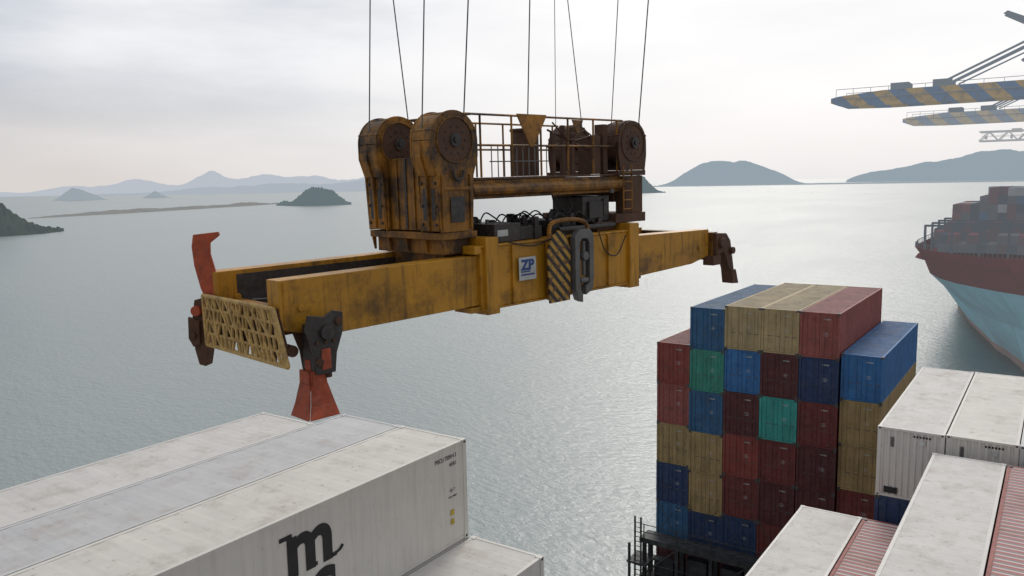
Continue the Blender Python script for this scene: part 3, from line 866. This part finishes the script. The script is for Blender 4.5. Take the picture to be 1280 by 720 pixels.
b.cyl((1.09 + G, -1.52, -.2), (1.09 + G, -1.52, .5), .04, 0, 8)
b.obj('cast_yoke', [gsteel], SP, .01)
b = MB(); b.box(-1.02, -.55, -1.345, -1.338, -.14, .30, 0); b.obj('logo_plate', [white_mark], SP)
blue_ink = flat('blue_ink', (.03, .08, .25), .6)
text_obj('logo_letters', 'ZP', .27, (-.785, -1.348, .06), (R(90), 0, 0), blue_ink, SP, .012, .002, sx=1.1)
b = MB(); b.box(-.97, -.60, -1.350, -1.346, -.05, -.02, 0); b.box(-.97, -.72, -1.350, -1.346, .01, .035, 0); b.obj('logo_bars', [blue_ink], SP)

ropem = flat('steel_wire_rope', (.15, .15, .15), .5, .3)
b = MB()
lat = Vector((.707, -.707, 0))
for (x_, y_, z_, ln, r_) in ((-2.78, .8, 2.6, .058, .012), (-1.80, .8, 2.6, -.08, .012), (-2.80, -.8, 2.6, .060, .012), (-1.84, -.8, 2.6, .075, .013),
                         (1.55, .8, 2.95, .043, .014), (2.5, .8, 2.6, .01, .008), (3.52, .8, 2.6, -.10, .011), (2.52, -.8, 2.6, .065, .010), (3.52, -.8, 2.6, .085, .014)):
    p0 = Vector((x_, y_, z_)); b.cyl(p0, p0 + Vector((0, 0, 32)) + lat * ln * 32, r_, 0, 8)
b.obj('hoist_ropes', [ropem], SP)

# ------------------------------------------------------------------ second ship
ship2 = empty('container_ship', (-5, 0, 0))
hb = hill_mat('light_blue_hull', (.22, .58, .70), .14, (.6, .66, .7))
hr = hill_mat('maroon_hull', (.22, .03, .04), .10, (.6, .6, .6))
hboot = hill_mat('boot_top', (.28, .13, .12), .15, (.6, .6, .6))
st = [(222, 0, 0, 0, 0, .3), (226, 0, 0, 0, 1.8, 6.5), (231, 0, 0, .8, 7, 13), (237, 0, .3, 3.8, 12, 19), (245, 1.5, 2.5, 8, 18, 25),
      (255, 4, 5.5, 12, 23, 29.5), (268, 8, 10, 17, 27, 30.5), (285, 12, 14, 22, 29.5, 30.5), (310, 18, 20, 27, 30.5, 30.5), (350, 26, 27, 30, 30.5, 30.5), (600, 30, 30, 30, 30, 30)]
zl = [-2, 2.2, 12, 21.3, 30]
b = MB()
for side in (-1, 1):
    vs = []
    for s_ in st:
        for k in range(5):
            vs.append((side * s_[k + 1], s_[0], zl[k]))
    for i in range(len(st) - 1):
        for k in range(4):
            a = i * 5 + k
            b.add([vs[a], vs[a + 5], vs[a + 6], vs[a + 1]], [(0, 1, 2, 3)], 2 if k == 0 else (1 if k == 3 else 0))
    for i in range(len(st) - 1):
        b.add([(0, st[i][0], 27), (side * st[i][5], st[i][0], 27), (side * st[i + 1][5], st[i + 1][0], 27), (0, st[i + 1][0], 27)], [(0, 1, 2, 3)], 1)
b.obj('hull', [hb, hr, hboot], ship2)
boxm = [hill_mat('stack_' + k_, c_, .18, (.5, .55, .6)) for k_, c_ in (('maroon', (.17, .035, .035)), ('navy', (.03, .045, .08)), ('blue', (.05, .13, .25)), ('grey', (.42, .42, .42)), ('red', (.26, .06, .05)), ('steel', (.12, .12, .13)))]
random.seed(11)
b = MB()
bays = [(264, 25, 33.5), (279, 27.5, 36), (294, 29.5, 47), (310, 29.5, 47), (326, 29.5, 47)]
for (yb_, hbz, zt) in bays:
    nx = int(hbz * 2 / 2.5)
    for i in range(nx):
        x_ = -hbz + i * 2.5
        lim = 34 if x_ < -26 else (40.5 if x_ < -17 else 99)
        top = min(zt - (2.6 if random.random() < .2 else 0), lim)
        z_ = 28
        while z_ + 2.6 <= top + 1.3:
            b.box(x_, x_ + 2.42, yb_, yb_ + 12.2, z_, z_ + 2.52, random.choice([0, 1, 1, 5, 2, 3, 4, 5, 3] if zt > 38 else [0, 0, 1, 1, 5]))
            z_ += 2.6
b.obj('deck_containers', boxm, ship2)
b = MB()
for i in range(len(st) - 3):
    for side in (-1, 1):
        for k in range(6):
            t = k / 6; y_ = st[i][0] * (1 - t) + st[i + 1][0] * t; x_ = side * (st[i][5] * (1 - t) + st[i + 1][5] * t)
            b.cyl((x_, y_, 30), (x_, y_, 31.3), .08, 0, 5)
        b.cyl((side * st[i][5], st[i][0], 31.3), (side * st[i + 1][5], st[i + 1][0], 31.3), .1, 0, 5)
b.cyl((0, 238, 27), (0, 238, 42), .4, 0, 8); b.box(-1.5, 1.5, 237.7, 238.3, 38, 38.4, 0)
for y_ in (261.5, 277, 292.3, 308):
    for x_ in range(-28, 29, 7):
        b.box(x_ - .3, x_ + .3, y_, y_ + .6, 27, 36, 0)
    b.box(-28, 28, y_, y_ + .6, 35.5, 36.1, 0)
b.obj('rails_and_mast', [boxm[1]], ship2)

# ------------------------------------------------------------------ quay + cranes
conc = hill_mat('quay_concrete', (.35, .34, .32), .1, (.6, .6, .6))
b = MB(); b.box(32, 600, -400, 900, -5, 4, 0); b.box(32.2, 33, -400, 900, 4.003, 4.3, 0); b.obj('quay', [conc])
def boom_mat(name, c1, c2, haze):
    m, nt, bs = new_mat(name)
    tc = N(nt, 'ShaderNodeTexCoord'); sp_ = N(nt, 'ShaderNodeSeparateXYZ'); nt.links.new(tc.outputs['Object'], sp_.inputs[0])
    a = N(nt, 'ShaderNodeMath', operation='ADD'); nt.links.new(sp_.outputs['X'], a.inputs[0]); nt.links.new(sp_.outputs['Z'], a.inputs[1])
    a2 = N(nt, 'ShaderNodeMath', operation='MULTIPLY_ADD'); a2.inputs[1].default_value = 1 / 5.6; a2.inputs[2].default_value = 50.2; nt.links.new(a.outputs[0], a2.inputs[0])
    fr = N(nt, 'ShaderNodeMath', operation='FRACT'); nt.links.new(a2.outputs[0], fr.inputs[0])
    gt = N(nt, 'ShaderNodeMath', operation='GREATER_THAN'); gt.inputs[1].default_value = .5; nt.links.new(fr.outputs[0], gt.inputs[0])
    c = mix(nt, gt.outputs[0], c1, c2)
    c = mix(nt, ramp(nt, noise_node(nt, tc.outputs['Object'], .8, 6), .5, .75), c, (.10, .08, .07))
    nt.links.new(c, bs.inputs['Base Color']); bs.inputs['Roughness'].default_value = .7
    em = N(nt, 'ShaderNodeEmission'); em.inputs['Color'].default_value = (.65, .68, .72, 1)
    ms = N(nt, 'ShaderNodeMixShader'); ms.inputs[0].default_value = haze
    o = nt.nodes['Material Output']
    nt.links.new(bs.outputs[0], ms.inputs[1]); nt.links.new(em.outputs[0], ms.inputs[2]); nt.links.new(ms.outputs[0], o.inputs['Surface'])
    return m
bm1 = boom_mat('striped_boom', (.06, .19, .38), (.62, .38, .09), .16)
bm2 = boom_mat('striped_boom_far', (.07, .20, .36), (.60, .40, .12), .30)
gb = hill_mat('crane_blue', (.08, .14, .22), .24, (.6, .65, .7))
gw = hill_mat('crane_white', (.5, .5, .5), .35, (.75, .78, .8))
def crane(Y, xt, z, mats, truss=False):
    c_ = empty('gantry_crane', (0, Y, 0))
    b = MB()
    for yy in (-3.2, 3.2):
        if truss:
            for zz in (z - 1.5, z + 1.8):
                b.box(xt, 95, yy - .25, yy + .25, zz - .25, zz + .25, 0)
            x_ = xt
            while x_ < 40:
                b.cyl((x_, yy, z - 1.5), (x_ + 3, yy, z + 1.8), .2, 0, 6); b.cyl((x_ + 3, yy, z + 1.8), (x_ + 6, yy, z - 1.5), .2, 0, 6); x_ += 6
        else:
            b.prism([(xt, z - .5), (xt + 1.5, z - 1.1), (xt + 9, z - 1.35), (95, z - 1.4), (95, z + 1.3), (xt + 9, z + 1.3), (xt + 1.5, z + .7), (xt, z + .4)], 'y', yy - .7, yy + .7, 0)
    b.obj('boom', [mats[0]], c_)
    b = MB()
    for k in range(12):
        x_ = xt + 2 + k * 8
        b.box(x_ - .3, x_ + .3, -2.5, 2.5, z - .8, z + .3, 0)
    for yy in (-4.3, 4.3):
        for k in range(30):
            x_ = xt + 1 + k * 3
            b.cyl((x_, yy, z + .2), (x_, yy, z + 1.9), .05, 0, 4)
        b.box(xt + 1, 88, yy - .04, yy + .04, z + 1.87, z + 1.96, 0)
        b.box(xt + 1, 88, min(yy, yy * .9), max(yy, yy * .9), z + .1, z + .2, 0)
    for yy in (-2.6, 2.6):
        b.box(xt + 17, xt + 20, yy - .5, yy + .5, z + 1.3, z + 2.6, 0)
        b.cyl((xt + 19, yy, z + 2.3), (36, yy, z + 28), .20, 0, 6)
        b.cyl((xt + 20.5, yy, z + 2.0), (36, yy, z + 26.5), .14, 0, 6)
        b.cyl((33, yy, z), (36, yy, z + 29), .9, 0, 8); b.cyl((62, yy, z), (36, yy, z + 29), .6, 0, 8)
    b.box(xt + 10, xt + 13, -2.4, 2.4, z + 1.4, z + 2.6, 0)
    for yy in (-1.2, 1.2):
        b.prism([(-10.4, z + 12.9), (-9.8, z + 13.3), (-6.4, z + 11.6), (-4, z + 11.7), (-4, z + 10.9), (-7, z + 10.9)], 'y', yy - .3, yy + .3, 0)
        b.cyl((-5, yy, z + 11.3), (36, yy, z + 28.6), .16, 0, 6)
    for yy in (-12, 12):
        for x_ in (36, 66):
            b.box(x_ - 1, x_ + 1, yy - .9, yy + .9, 4, z - 3, 0)
        b.box(36, 66, yy - .8, yy + .8, 18, 20, 0)
    for x_ in (36, 66):
        b.box(x_ - .9, x_ + .9, -13, 13, z - 3, z - 1.45, 0); b.box(x_ - .9, x_ + .9, -13, 13, 20.1, 22, 0)
    b.obj('frame', [mats[1]], c_)
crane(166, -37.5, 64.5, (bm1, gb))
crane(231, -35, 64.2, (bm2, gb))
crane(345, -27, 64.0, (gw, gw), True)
